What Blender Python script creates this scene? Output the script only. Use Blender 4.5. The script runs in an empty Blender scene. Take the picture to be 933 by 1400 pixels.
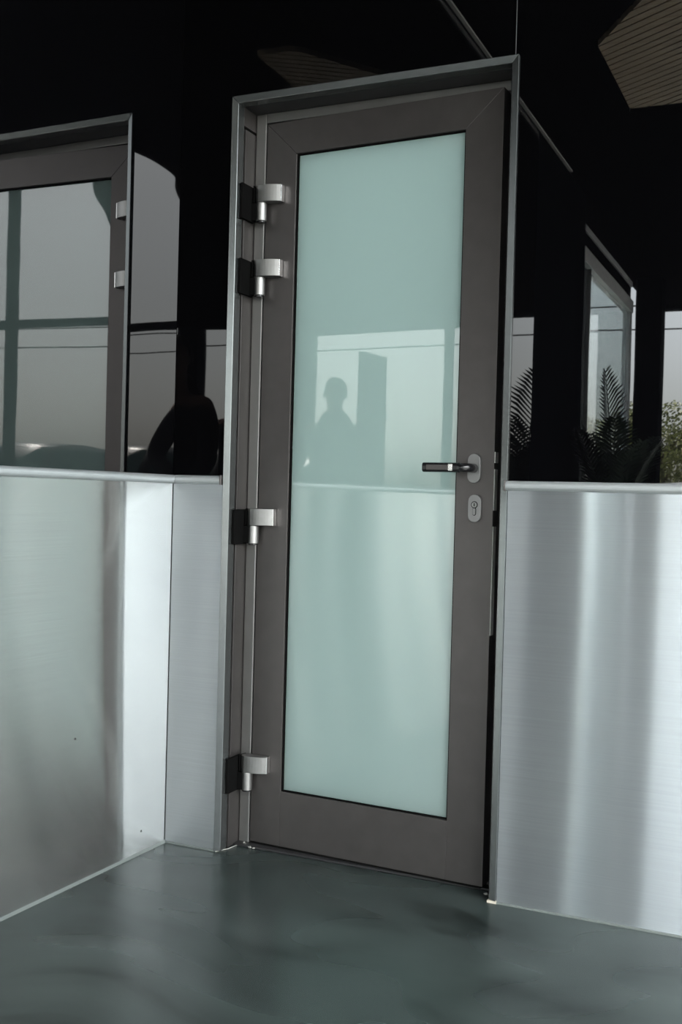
import bpy, bmesh, math, random
from mathutils import Vector, Matrix, noise
random.seed(7)
scene = bpy.context.scene
COL = scene.collection

# ------------------------------------------------------------------ camera
CAM = Vector((1.6802, -2.5522, 0.9726))
YAW, PITCH, ROLL, FPX = -0.4278, -0.0126, 0.0265, 1482.88
def cam_axes():
    f = Vector((math.sin(YAW)*math.cos(PITCH), math.cos(YAW)*math.cos(PITCH), math.sin(PITCH)))
    r = Vector((math.cos(YAW), -math.sin(YAW), 0))
    u = r.cross(f)
    r2 = r*math.cos(ROLL)+u*math.sin(ROLL)
    u2 = -r*math.sin(ROLL)+u*math.cos(ROLL)
    return r2, u2, f
r_, u_, f_ = cam_axes()
cd = bpy.data.cameras.new('camera'); cam = bpy.data.objects.new('camera', cd); COL.objects.link(cam)
cd.sensor_fit = 'VERTICAL'; cd.sensor_height = 36.0; cd.sensor_width = 24.0
cd.lens = FPX/1400*36.0; cd.clip_start = 0.02; cd.clip_end = 500
M = Matrix(((r_.x, u_.x, -f_.x, CAM.x), (r_.y, u_.y, -f_.y, CAM.y), (r_.z, u_.z, -f_.z, CAM.z), (0, 0, 0, 1)))
cam.matrix_world = M
scene.camera = cam

# ------------------------------------------------------------------ sky
w = bpy.data.worlds.new('sky'); scene.world = w; w.use_nodes = True
nt = w.node_tree; bg = nt.nodes['Background']
sky = nt.nodes.new('ShaderNodeTexSky'); sky.sky_type = 'NISHITA'; sky.sun_disc = False
SUN_EL, SUN_AZ = math.radians(50), math.radians(135)
sky.sun_elevation = SUN_EL; sky.sun_rotation = SUN_AZ
sky.dust_density = 4.5; sky.air_density = 1.0; sky.ozone_density = 1.5
hs = nt.nodes.new('ShaderNodeHueSaturation'); hs.inputs['Saturation'].default_value = 0.3
tint = nt.nodes.new('ShaderNodeMix'); tint.data_type = 'RGBA'; tint.blend_type = 'MULTIPLY'; tint.inputs[0].default_value = 1.0
tint.inputs[7].default_value = (0.96, 1.0, 1.0, 1)
nt.links.new(sky.outputs[0], hs.inputs['Color']); nt.links.new(hs.outputs[0], tint.inputs[6])
nt.links.new(tint.outputs[2], bg.inputs[0]); bg.inputs[1].default_value = 0.62

sl = bpy.data.lights.new('sun', 'SUN'); sl.energy = 24.0; sl.angle = math.radians(2.5); sl.color = (1.0, 0.95, 0.88)
so = bpy.data.objects.new('sun', sl); COL.objects.link(so)
so.rotation_euler = Vector((math.sin(SUN_AZ)*math.cos(SUN_EL), math.cos(SUN_AZ)*math.cos(SUN_EL), math.sin(SUN_EL))).to_track_quat('Z', 'Y').to_euler()
so.location = (6, -12, 9)

vs = scene.view_settings
vs.view_transform = 'Standard'; vs.look = 'None'; vs.gamma = 1.0; vs.use_curve_mapping = False
vs.exposure = 1.1

# ------------------------------------------------------------------ measures (metres)
DELTA = 0.0161                      # the corner opens a little wider than square
D_ = Vector((-math.sin(DELTA), -math.cos(DELTA), 0)); NL = Vector((math.cos(DELTA), -math.sin(DELTA), 0))
XA, XB, HT = 0.1645, 0.9578, 2.05    # outer door trim
LX0, LX1, LZ0, LZ1 = 0.2186, 0.9054, 0.0109, 2.0017
GX0, GX1, GZ0, GZ1 = 0.3135, 0.8059, 0.1617, 1.9106
TH = 0.0552; YF = 0.0971             # leaf stands ajar; plane of the fixed frame
RT = 1.0257                          # top of the metal cladding rail
ZC = 3.3                             # canopy ceiling
WL = 4.1                             # length of the left wall
GN = Vector((-math.sin(TH), -math.cos(TH), 0)); GU = Vector((math.cos(TH), -math.sin(TH), 0)); L0 = Vector((LX0, YF, 0))
def TW(x, y, z): return Vector((x, y, z))                                   # door wall / world
def TL(k, o, z): return D_*k + NL*o + Vector((0, 0, z))                     # left wall: along, out, up
def TD(x, o, z): return L0 + GU*(x-LX0) + GN*o + Vector((0, 0, z))          # door leaf: along, out, up

# ------------------------------------------------------------------ materials
def new_mat(name):
    m = bpy.data.materials.new(name); m.use_nodes = True
    n = m.node_tree.nodes; p = n['Principled BSDF']
    return m, m.node_tree, p
def N(nt, t, **kw):
    n = nt.nodes.new(t)
    for k, v in kw.items():
        if k in n.inputs: n.inputs[k].default_value = v
        else: setattr(n, k, v)
    return n
def coords(nt, scale=(1, 1, 1), kind='Object'):
    tc = nt.nodes.new('ShaderNodeTexCoord'); mp = nt.nodes.new('ShaderNodeMapping')
    mp.inputs['Scale'].default_value = scale
    nt.links.new(tc.outputs[kind], mp.inputs['Vector']); return mp.outputs['Vector']
def ramp(nt, fac, stops):
    r = nt.nodes.new('ShaderNodeValToRGB'); el = r.color_ramp.elements
    while len(el) < len(stops): el.new(0.5)
    for e, (p, c) in zip(el, stops): e.position = p; e.color = c if len(c) == 4 else (*c, 1)
    nt.links.new(fac, r.inputs[0]); return r.outputs[0]
def simple(name, col, rough=0.5, metal=0.0, ior=1.5, var=0.08, nscale=20, bump=0.0, spec=0.5):
    m, nt, p = new_mat(name)
    v = coords(nt); nz = N(nt, 'ShaderNodeTexNoise', Scale=nscale, Detail=4.0); nt.links.new(v, nz.inputs['Vector'])
    lo = tuple(c*(1-var) for c in col); hi = tuple(min(1, c*(1+var)) for c in col)
    nt.links.new(ramp(nt, nz.outputs['Fac'], [(0.3, lo), (0.7, hi)]), p.inputs['Base Color'])
    p.inputs['Roughness'].default_value = rough; p.inputs['Metallic'].default_value = metal; p.inputs['IOR'].default_value = ior; p.inputs['Specular IOR Level'].default_value = spec
    if bump:
        b = N(nt, 'ShaderNodeBump', Strength=bump, Distance=0.01); nt.links.new(nz.outputs['Fac'], b.inputs['Height']); nt.links.new(b.outputs[0], p.inputs['Normal'])
    return m

def matte(name, col):
    m = bpy.data.materials.new(name); m.use_nodes = True; nt = m.node_tree
    d = N(nt, 'ShaderNodeBsdfDiffuse'); v = coords(nt); nz = N(nt, 'ShaderNodeTexNoise', Scale=14.0, Detail=3.0); nt.links.new(v, nz.inputs['Vector'])
    nt.links.new(ramp(nt, nz.outputs['Fac'], [(0.3, tuple(c*0.85 for c in col)), (0.7, tuple(c*1.15 for c in col))]), d.inputs['Color'])
    nt.links.new(d.outputs[0], nt.nodes['Material Output'].inputs[0]); nt.nodes.remove(nt.nodes['Principled BSDF'])
    return m
def mat_black_gloss(name, ior):
    m, nt, p = new_mat(name)
    v = coords(nt)
    vo = N(nt, 'ShaderNodeTexVoronoi', Scale=5.0); nt.links.new(v, vo.inputs['Vector'])
    c = ramp(nt, vo.outputs['Distance'], [(0.0, (0.12, 0.12, 0.12)), (0.006, (0.12, 0.12, 0.12)), (0.008, (0.0015, 0.0015, 0.0018)), (1.0, (0.0015, 0.0015, 0.0018))])
    nt.links.new(c, p.inputs['Base Color'])
    p.inputs['Roughness'].default_value = 0.012; p.inputs['IOR'].default_value = ior
    nz = N(nt, 'ShaderNodeTexNoise', Scale=3.0, Detail=2.0); nt.links.new(v, nz.inputs['Vector'])
    b = N(nt, 'ShaderNodeBump', Strength=0.012, Distance=0.01); nt.links.new(nz.outputs['Fac'], b.inputs['Height']); nt.links.new(b.outputs[0], p.inputs['Normal'])
    return m
def mat_steel(name, col, rough, spread, haze):
    # horizontally brushed sheet: the fine grooves tilt the normal up and down, so reflections smear vertically
    m, nt, p = new_mat(name)
    p.inputs['Metallic'].default_value = 1.0
    v3 = coords(nt, (2.5, 2.5, 330.0)); n3 = N(nt, 'ShaderNodeTexNoise', Scale=1.0, Detail=3.0); nt.links.new(v3, n3.inputs['Vector'])
    v2 = coords(nt, (1.5, 1.5, 1.0)); n2 = N(nt, 'ShaderNodeTexNoise', Scale=2.0, Detail=4.0); nt.links.new(v2, n2.inputs['Vector'])
    c1 = ramp(nt, n3.outputs['Fac'], [(0.25, tuple(c*0.95 for c in col)), (0.75, tuple(min(1, c*1.05) for c in col))])
    mx = N(nt, 'ShaderNodeMix', data_type='RGBA', blend_type='MULTIPLY'); mx.inputs[0].default_value = 1.0
    nt.links.new(c1, mx.inputs[6]); nt.links.new(ramp(nt, n2.outputs['Fac'], [(0.3, (0.94, 0.94, 0.95)), (0.7, (1, 1, 1))]), mx.inputs[7])
    nt.links.new(mx.outputs[2], p.inputs['Base Color'])
    p.inputs['Roughness'].default_value = rough
    ge = N(nt, 'ShaderNodeNewGeometry'); tc = N(nt, 'ShaderNodeTexCoord')
    w1 = N(nt, 'ShaderNodeTexWhiteNoise', noise_dimensions='3D'); nt.links.new(tc.outputs['Object'], w1.inputs['Vector'])
    w2 = N(nt, 'ShaderNodeTexWhiteNoise', noise_dimensions='4D'); w2.inputs['W'].default_value = 7.3; nt.links.new(tc.outputs['Object'], w2.inputs['Vector'])
    sm = N(nt, 'ShaderNodeMath', operation='ADD'); nt.links.new(w1.outputs['Value'], sm.inputs[0]); nt.links.new(w2.outputs['Value'], sm.inputs[1])
    ma = N(nt, 'ShaderNodeMath', operation='MULTIPLY_ADD'); ma.inputs[1].default_value = spread; ma.inputs[2].default_value = -spread
    nt.links.new(sm.outputs[0], ma.inputs[0])
    cx = N(nt, 'ShaderNodeCombineXYZ'); nt.links.new(ma.outputs[0], cx.inputs[2])
    ad = N(nt, 'ShaderNodeVectorMath', operation='ADD'); nt.links.new(ge.outputs['Normal'], ad.inputs[0]); nt.links.new(cx.outputs[0], ad.inputs[1])
    no = N(nt, 'ShaderNodeVectorMath', operation='NORMALIZE'); nt.links.new(ad.outputs[0], no.inputs[0])
    nt.links.new(no.outputs[0], p.inputs['Normal'])
    hz = N(nt, 'ShaderNodeBsdfPrincipled'); hz.inputs['Metallic'].default_value = 1.0; hz.inputs['Roughness'].default_value = 0.6
    nt.links.new(mx.outputs[2], hz.inputs['Base Color'])
    mm = N(nt, 'ShaderNodeMixShader'); mm.inputs[0].default_value = haze
    nt.links.new(p.outputs[0], mm.inputs[1]); nt.links.new(hz.outputs[0], mm.inputs[2]); nt.links.new(mm.outputs[0], nt.nodes['Material Output'].inputs[0])
    return m
def mat_floor():
    m, nt, p = new_mat('microcement')
    v = coords(nt)
    wz = N(nt, 'ShaderNodeTexNoise', Scale=1.3, Detail=4.0, Roughness=0.55, Distortion=0.8); nt.links.new(v, wz.inputs['Vector'])
    # trowel marks: soft swirls from strongly warped, stretched noise
    wp = N(nt, 'ShaderNodeTexNoise', Scale=1.1, Detail=1.0); nt.links.new(v, wp.inputs['Vector'])
    sb = N(nt, 'ShaderNodeVectorMath', operation='MULTIPLY_ADD'); sb.inputs[1].default_value = (0.9, 0.9, 0); nt.links.new(wp.outputs['Color'], sb.inputs[0]); nt.links.new(v, sb.inputs[2])
    mp = N(nt, 'ShaderNodeMapping'); mp.inputs['Rotation'].default_value = (0, 0, 0.5); mp.inputs['Scale'].default_value = (1.4, 3.6, 1.0); nt.links.new(sb.outputs[0], mp.inputs['Vector'])
    n2 = N(nt, 'ShaderNodeTexNoise', Scale=1.9, Detail=3.0, Roughness=0.5); nt.links.new(mp.outputs[0], n2.inputs['Vector'])
    c1 = ramp(nt, wz.outputs['Fac'], [(0.25, (0.016, 0.0235, 0.0225)), (0.75, (0.031, 0.040, 0.039))])
    c2 = ramp(nt, n2.outputs['Fac'], [(0.28, (0.22, 0.25, 0.25)), (0.44, (0.80, 0.81, 0.81)), (0.60, (1.0, 1.0, 1.0)), (0.80, (1.4, 1.4, 1.4))])
    mx = N(nt, 'ShaderNodeMix', data_type='RGBA', blend_type='MULTIPLY'); mx.inputs[0].default_value = 1.0
    nt.links.new(c1, mx.inputs[6]); nt.links.new(c2, mx.inputs[7]); nt.links.new(mx.outputs[2], p.inputs['Base Color'])
    r = N(nt, 'ShaderNodeMapRange'); r.inputs['To Min'].default_value = 0.20; r.inputs['To Max'].default_value = 0.36
    nt.links.new(n2.outputs['Fac'], r.inputs['Value']); p.inputs['IOR'].default_value = 1.36
    mp2 = N(nt, 'ShaderNodeMapping'); mp2.inputs['Rotation'].default_value = (0, 0, 0.45); mp2.inputs['Scale'].default_value = (0.8, 2.6, 1.0); nt.links.new(sb.outputs[0], mp2.inputs['Vector'])
    n4 = N(nt, 'ShaderNodeTexNoise', Scale=2.2, Detail=1.0, Roughness=0.4); nt.links.new(mp2.outputs[0], n4.inputs['Vector'])
    r.inputs['To Min'].default_value = 0.18; r.inputs['To Max'].default_value = 0.38
    nt.links.new(n4.outputs['Fac'], r.inputs['Value']); nt.links.new(r.outputs[0], p.inputs['Roughness'])
    return m
def mat_frost():
    m, nt, p = new_mat('frosted_glass')
    v = coords(nt); nz = N(nt, 'ShaderNodeTexNoise', Scale=1.2, Detail=2.0); nt.links.new(v, nz.inputs['Vector'])
    nt.links.new(ramp(nt, nz.outputs['Fac'], [(0.3, FROST), (0.7, tuple(c*1.04 for c in FROST))]), p.inputs['Base Color'])
    p.inputs['Roughness'].default_value = 0.012; p.inputs['IOR'].default_value = 2.15
    tr = N(nt, 'ShaderNodeBsdfTranslucent', Color=(0.66, 0.80, 0.78, 1)); mx = N(nt, 'ShaderNodeAddShader')
    sc = N(nt, 'ShaderNodeMixShader'); sc.inputs[0].default_value = 0.35
    nt.links.new(p.outputs[0], mx.inputs[0]); tb = N(nt, 'ShaderNodeBsdfTransparent', Color=(0, 0, 0, 1))
    nt.links.new(tb.outputs[0], sc.inputs[1]); nt.links.new(tr.outputs[0], sc.inputs[2]); nt.links.new(sc.outputs[0], mx.inputs[1])
    nt.links.new(mx.outputs[0], nt.nodes['Material Output'].inputs[0])
    return m
FROST = (0.105, 0.135, 0.132)
def mat_clear_glass(name, col=(0.9, 1, 0.98)):
    m, nt, p = new_mat(name)
    p.inputs['Base Color'].default_value = (*col, 1); p.inputs['Transmission Weight'].default_value = 1.0
    p.inputs['Roughness'].default_value = 0.0; p.inputs['IOR'].default_value = 1.2
    return m
def mat_wood(name, a, b, ax=0):
    m, nt, p = new_mat(name)
    sc = [12, 12, 12]; sc[ax] = 0.8
    v = coords(nt, tuple(sc)); nz = N(nt, 'ShaderNodeTexNoise', Scale=2.5, Detail=6.0, Distortion=0.6); nt.links.new(v, nz.inputs['Vector'])
    nt.links.new(ramp(nt, nz.outputs['Fac'], [(0.3, a), (0.7, b)]), p.inputs['Base Color']); p.inputs['Roughness'].default_value = 0.55
    return m

MT = {}
MT['black'] = mat_black_gloss('black_glass_panel', 1.80)
MT['black_left'] = mat_black_gloss('black_mirror_panel', 2.02)
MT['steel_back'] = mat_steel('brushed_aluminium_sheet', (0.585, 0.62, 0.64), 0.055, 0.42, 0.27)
MT['steel_left'] = mat_steel('dimmed_brushed_sheet', (0.47, 0.485, 0.475), 0.05, 0.42, 0.10)  # same metal as the door wall, colour darkened to dim its reflections
MT['rail'] = simple('satin_aluminium', (0.43, 0.46, 0.47), 0.42, 0.6, var=0.03, nscale=40)
MT['trim'] = simple('dark_anodised_trim', (0.14, 0.152, 0.152), 0.26, 0.85, var=0.05)
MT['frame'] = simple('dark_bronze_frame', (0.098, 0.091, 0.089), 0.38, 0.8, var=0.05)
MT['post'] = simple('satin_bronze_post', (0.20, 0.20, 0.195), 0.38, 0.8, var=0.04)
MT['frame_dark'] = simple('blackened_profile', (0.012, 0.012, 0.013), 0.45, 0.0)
MT['gasket'] = matte('black_rubber', (0.005, 0.005, 0.005))
MT['hinge'] = simple('satin_steel', (0.27, 0.27, 0.265), 0.42, 1.0, var=0.04, nscale=60)
MT['hinge_edge'] = simple('polished_steel', (0.85, 0.85, 0.84), 0.2, 1.0, var=0.02)
MT['handle'] = simple('black_lever', (0.008, 0.008, 0.009), 0.22, 0.0)
MT['rose'] = simple('graphite_rose', (0.21, 0.21, 0.21), 0.36, 0.7)
MT['plate'] = simple('zinc_plate', (0.75, 0.75, 0.73), 0.45, 0.2)
MT['frost'] = mat_frost()
MT['floor'] = mat_floor()
MT['caulk'] = simple('grey_caulk', (0.10, 0.115, 0.11), 0.6)
MT['ceiling'] = matte('matt_black_ceiling', (0.003, 0.003, 0.0035))
MT['ledline'] = simple('pale_shadow_gap_profile', (0.62, 0.62, 0.60), 0.5)
MT['column'] = matte('black_painted_column', (0.004, 0.0045, 0.006))
MT['substrate'] = simple('wall_backing', (0.02, 0.02, 0.02), 0.8)
MT['pave'] = simple('forecourt_paving', (0.26, 0.26, 0.25), 0.85, nscale=6, var=0.2)
MT['asphalt'] = simple('asphalt', (0.06, 0.06, 0.062), 0.9, nscale=30, var=0.3)
MT['cglass'] = mat_clear_glass('shopfront_glass')
MT['alu'] = simple('pale_aluminium', (0.62, 0.64, 0.65), 0.45, 0.3)
MT['wood'] = mat_wood('soffit_slat_wood', (0.58, 0.45, 0.31), (0.82, 0.67, 0.49), 0)
MT['skin'] = simple('skin', (0.45, 0.27, 0.20), 0.5)
MT['hair'] = simple('dark_hair', (0.012, 0.010, 0.009), 0.6)
MT['jacket'] = simple('black_jacket', (0.010, 0.010, 0.012), 0.85, nscale=80)
MT['jacket2'] = simple('charcoal_pullover', (0.014, 0.014, 0.016), 0.9, nscale=80)
MT['trousers'] = simple('dark_jeans', (0.014, 0.017, 0.028), 0.85, nscale=120)
MT['shoe'] = simple('black_shoe', (0.01, 0.01, 0.01), 0.5)
MT['camera'] = simple('camera_black', (0.012, 0.012, 0.012), 0.45)
MT['lens'] = simple('lens_glass', (0.004, 0.004, 0.010), 0.05, ior=1.7)
MT['leafp'] = simple('palm_leaf', (0.014, 0.032, 0.012), 0.6, var=0.3)
MT['stem'] = simple('palm_stem', (0.10, 0.12, 0.04), 0.6)
MT['pot'] = simple('dark_planter', (0.02, 0.02, 0.022), 0.55)
MT['soil'] = simple('soil', (0.03, 0.02, 0.014), 0.95, bump=0.6)
MT['leaft'] = simple('tree_leaf', (0.13, 0.145, 0.04), 0.6, var=0.5, nscale=1.5)
MT['bark'] = simple('bark', (0.07, 0.05, 0.035), 0.9)
MT['reed'] = simple('reed_leaf', (0.16, 0.17, 0.06), 0.6, var=0.3)
MT['car_a'] = simple('car_paint_black', (0.006, 0.0065, 0.008), 0.4, spec=0.15)
MT['car_b'] = simple('car_paint_graphite', (0.010, 0.011, 0.012), 0.3, spec=0.3)
MT['car_c'] = simple('car_paint_silver', (0.35, 0.36, 0.37), 0.25, 0.6)
MT['carglass'] = simple('car_window', (0.03, 0.06, 0.055), 0.2, spec=0.15)
MT['tyre'] = simple('tyre', (0.012, 0.012, 0.012), 0.85)
MT['wire'] = simple('power_cable', (0.01, 0.01, 0.01), 0.7)
MT['board'] = simple('dark_totem', (0.012, 0.013, 0.014), 0.5)
MT['interior'] = simple('white_interior', (0.75, 0.75, 0.73), 0.8)
ROOM_W = 60.0
MT['shim'] = simple('beige_shim', (0.40, 0.37, 0.31), 0.8)
MT['crumb'] = simple('silicone_crumb', (0.28, 0.28, 0.26), 0.7)
MT['screw'] = simple('dark_screw', (0.01, 0.01, 0.01), 0.5)

# ------------------------------------------------------------------ mesh helpers
def link(o, parent=None):
    COL.objects.link(o)
    if parent is not None: o.parent = parent
    return o
def obj(name, bm, mat, parent=None, smooth=False, bevel=0.0, seg=2):
    bmesh.ops.recalc_face_normals(bm, faces=bm.faces)
    if bevel: bmesh.ops.bevel(bm, geom=list(bm.edges), offset=bevel, segments=seg, profile=0.5, affect='EDGES', clamp_overlap=True)
    me = bpy.data.meshes.new(name); bm.to_mesh(me); bm.free()
    if smooth:
        for p in me.polygons: p.use_smooth = True
    me.materials.append(MT[mat] if isinstance(mat, str) else mat)
    return link(bpy.data.objects.new(name, me), parent)
def empty(name, loc=(0, 0, 0), parent=None):
    o = bpy.data.objects.new(name, None); o.location = loc; o.empty_display_size = 0.1
    link(o, parent); return o
def tag(o, label=None, cat=None, group=None, kind=None):
    if label: o['label'] = label
    if cat: o['category'] = cat
    if group: o['group'] = group
    if kind: o['kind'] = kind
    return o
def BM(): return bmesh.new()
def box(bm, a0, a1, b0, b1, c0, c1, T=TW):
    vs = [bm.verts.new(T(a, b, c)) for a in (a0, a1) for b in (b0, b1) for c in (c0, c1)]
    for f in ((0, 1, 3, 2), (4, 6, 7, 5), (0, 4, 5, 1), (2, 3, 7, 6), (0, 2, 6, 4), (1, 5, 7, 3)): bm.faces.new([vs[i] for i in f])
    return bm
def prism(bm, poly, o0, o1, T):
    """extrude polygon of (a, c) between depths o0 and o1; T(a, depth, c)"""
    n = len(poly)
    A = [bm.verts.new(T(a, o0, c)) for a, c in poly]; B = [bm.verts.new(T(a, o1, c)) for a, c in poly]
    bm.faces.new(A); bm.faces.new(B[::-1])
    for i in range(n): bm.faces.new((A[i], A[(i+1) % n], B[(i+1) % n], B[i]))
    return bm
def tube(bm, pts, rad, seg=10, caps=True):
    pts = [Vector(p) for p in pts]; rings = []
    if not isinstance(rad, (list, tuple)): rad = [rad]*len(pts)
    up = None
    for i, p in enumerate(pts):
        t = (pts[min(i+1, len(pts)-1)]-pts[max(i-1, 0)]).normalized()
        if up is None: up = Vector((0, 0, 1)) if abs(t.z) < 0.9 else Vector((1, 0, 0))
        x = t.cross(up).normalized(); y = x.cross(t).normalized(); up = y
        rings.append([bm.verts.new(p+(x*math.cos(2*math.pi*k/seg)+y*math.sin(2*math.pi*k/seg))*rad[i]) for k in range(seg)])
    for a, b in zip(rings, rings[1:]):
        for k in range(seg): bm.faces.new((a[k], a[(k+1) % seg], b[(k+1) % seg], b[k]))
    if caps: bm.faces.new(rings[0][::-1]); bm.faces.new(rings[-1])
    return bm
def lathe(bm, prof, c=(0, 0, 0), seg=24):
    c = Vector(c); rings = []
    for r, z in prof: rings.append([bm.verts.new(c+Vector((r*math.cos(2*math.pi*k/seg), r*math.sin(2*math.pi*k/seg), z))) for k in range(seg)])
    for a, b in zip(rings, rings[1:]):
        for k in range(seg): bm.faces.new((a[k], a[(k+1) % seg], b[(k+1) % seg], b[k]))
    bm.faces.new(rings[0][::-1]); bm.faces.new(rings[-1]); return bm
def stadium(w, h, n=10, cx=0, cy=0):
    r = w/2; s = h/2-r; out = []
    for i in range(n+1): a = math.pi*i/n; out.append((cx+r*math.cos(a), cy+s+r*math.sin(a)))
    for i in range(n+1): a = math.pi+math.pi*i/n; out.append((cx+r*math.cos(a), cy-s+r*math.sin(a)))
    return out

# ================================================================== SETTING
# floor: dark microcement terrace
bm = BM(); vsx = [(-0.2, 0.35), (9.0, 0.35), (9.0, -10.3), (-0.2, -10.3)]
top = [bm.verts.new((x, y, 0)) for x, y in vsx]; bot = [bm.verts.new((x, y, -0.12)) for x, y in vsx]
bm.faces.new(top); bm.faces.new(bot[::-1])
for i in range(4): bm.faces.new((top[i], top[(i+1) % 4], bot[(i+1) % 4], bot[i]))
tag(obj('floor', bm, 'floor'), kind='structure')
bm = BM(); box(bm, -70, 80, -120, 40, -0.3, -0.13)
tag(obj('ground', bm, 'pave'), kind='structure')

# door wall -----------------------------------------------------------------
XR = 3.6
bm = BM()
box(bm, -0.30, XA, 0.022, 0.30, 0, ZC); box(bm, XB, XR, 0.022, 0.30, 0, ZC); box(bm, XA, XB, 0.022, 0.30, HT, ZC)
wb = tag(obj('wall_back', bm, 'substrate'), kind='structure')
SE = 0.9472
bm = BM(); prism(bm, [(0.001, RT-0.02), (XA, RT-0.02), (XA, HT), (SE-0.001, HT), (SE-0.001, ZC-0.012), (0.001, ZC-0.012)], 0.0, 0.02, TW)
obj('gloss_panel', bm, 'black', wb)
bm = BM(); prism(bm, [(SE+0.001, HT), (XB, HT), (XB, RT-0.02), (2.35, RT-0.02), (2.35, ZC-0.012), (SE+0.001, ZC-0.012)], 0.0, 0.02, TW)
obj('gloss_panel', bm, 'black', wb)
bm = BM(); box(bm, 2.353, XR, 0, 0.02, RT-0.02, ZC-0.012); obj('gloss_panel', bm, 'black', wb)
bm = BM(); box(bm, SE-0.001, SE+0.001, 0.002, 0.02, HT, ZC-0.012); obj('joint_seal', bm, 'rail', wb)
bm = BM(); box(bm, 0.003, XA-0.0005, -0.002, 0.02, 0.004, RT-0.02); obj('metal_sheet', bm, 'steel_back', wb, bevel=0.0008, seg=1)
bm = BM(); box(bm, XB+0.0005, 2.35, -0.002, 0.02, 0.004, RT-0.02); obj('metal_sheet', bm, 'steel_back', wb, bevel=0.0008, seg=1)
bm = BM(); box(bm, 2.353, XR, -0.002, 0.02, 0.004, RT-0.02); obj('metal_sheet', bm, 'steel_back', wb, bevel=0.0008, seg=1)
def rail_profile(T, k0, k1, sgn):
    # rounded cap rail, 22 mm high, 16 mm proud
    bm = BM(); n = 8; A = []; B = []
    pr = [(0.0, RT-0.024)] + [(0.004+0.011*math.sin(math.pi*i/n), RT-0.012-0.0115*math.cos(math.pi*i/n)) for i in range(n+1)] + [(0.0, RT)]
    A = [bm.verts.new(T(k0, o*sgn, z)) for o, z in pr]; B = [bm.verts.new(T(k1, o*sgn, z)) for o, z in pr]
    bm.faces.new(A); bm.faces.new(B[::-1]); m = len(pr)
    for i in range(m): bm.faces.new((A[i], A[(i+1) % m], B[(i+1) % m], B[i]))
    return bm
obj('cap_rail', rail_profile(TW, 0.012, XA-0.006, -1), 'rail', wb)
obj('cap_rail', rail_profile(TW, XB-0.002, XR, -1), 'rail', wb)
for x0, x1 in ((XA-0.006, XA-0.001), (XB-0.006, XB-0.002)):
    bm = BM(); box(bm, x0, x1, -0.017, 0.0, RT-0.025, RT+0.001); obj('rail_end_cap', bm, 'frame', wb, bevel=0.0015)
bm = BM(); box(bm, XB+0.001, XR, -0.006, -0.001, 0, 0.004); obj('floor_seal', bm, 'caulk', wb)
bm = BM(); box(bm, 0.004, XA, -0.005, -0.001, 0, 0.004); obj('floor_seal', bm, 'caulk', wb)

# left wall -----------------------------------------------------------------
bm = BM(); box(bm, -0.2, WL, -0.25, -0.022, 0, ZC, TL)
wl = tag(obj('wall_left', bm, 'substrate'), kind='structure')
for k0, k1 in ((0.001, 1.75), (1.753, 3.0), (3.003, WL)):
    bm = BM(); box(bm, k0, k1, -0.02, 0.0, RT-0.02, ZC-0.012, TL); obj('gloss_panel', bm, 'black_left', wl)
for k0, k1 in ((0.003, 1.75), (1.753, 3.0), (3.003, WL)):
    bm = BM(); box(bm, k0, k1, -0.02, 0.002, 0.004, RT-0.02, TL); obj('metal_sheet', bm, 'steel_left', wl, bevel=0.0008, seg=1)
obj('cap_rail', rail_profile(TL, 0.001, WL, 1), 'rail', wl)
bm = BM(); prism(bm, [(0.001, 0), (0.008, 0), (0.001, 0.007)], 0.0, WL, lambda a, o, c: TL(o, a, c)); obj('floor_seal', bm, 'caulk', wl)
for k, z in ((0.398, 0.364), (0.114, 0.061)):
    bm = BM(); bmesh.ops.create_cone(bm, cap_ends=True, segments=10, radius1=0.0032, radius2=0.0024, depth=0.002)
    for v in bm.verts: v.co = TL(k+v.co.x, 0.0025+v.co.z, z+v.co.y)
    obj('screw', bm, 'screw', wl)

# canopy ceiling with its rounded cut-out ---------------------------------------
notch = [(3.6, 0.0), (3.6, -1.5), (3.6, -2.88), (3.3, -3.04), (2.85, -3.2), (2.72, -3.4), (2.70, -3.62), (2.74, -4.0), (2.84, -4.35), (3.0, -4.75), (3.36, -5.4), (4.2, -6.72), (5.2, -8.34), (6.5, -10.45)]
def smooth_curve(pts, n=6):
    out = []
    for i in range(len(pts)-1):
        p0 = Vector((*pts[max(i-1, 0)], 0)); p1 = Vector((*pts[i], 0)); p2 = Vector((*pts[i+1], 0)); p3 = Vector((*pts[min(i+2, len(pts)-1)], 0))
        for j in range(n):
            t = j/n
            out.append(0.5*((2*p1)+(-p0+p2)*t+(2*p0-5*p1+4*p2-p3)*t*t+(-p0+3*p1-3*p2+p3)*t**3))
    out.append(Vector((*pts[-1], 0))); return [(v.x, v.y) for v in out]
WOOD_POLY = [(0.53, -2.92), (0.53, -3.85), (1.06, -3.85), (1.06, -2.45), (0.845, -2.45)]   # slatted inset
edge = smooth_curve(notch)
rows = [(3.6, 0.3)] + edge
bm = BM(); rg = []
for x, y in rows: rg.append([bm.verts.new((-0.35, y, ZC)), bm.verts.new((x, y, ZC)), bm.verts.new((x, y, ZC+0.05)), bm.verts.new((-0.35, y, ZC+0.05))])
for p, q in zip(rg, rg[1:]):
    for k in range(4): bm.faces.new((p[k], p[(k+1) % 4], q[(k+1) % 4], q[k]))
bm.faces.new(rg[0]); bm.faces.new(rg[-1][::-1])
ceil = tag(obj('ceiling', bm, 'ceiling'), kind='structure')
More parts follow.
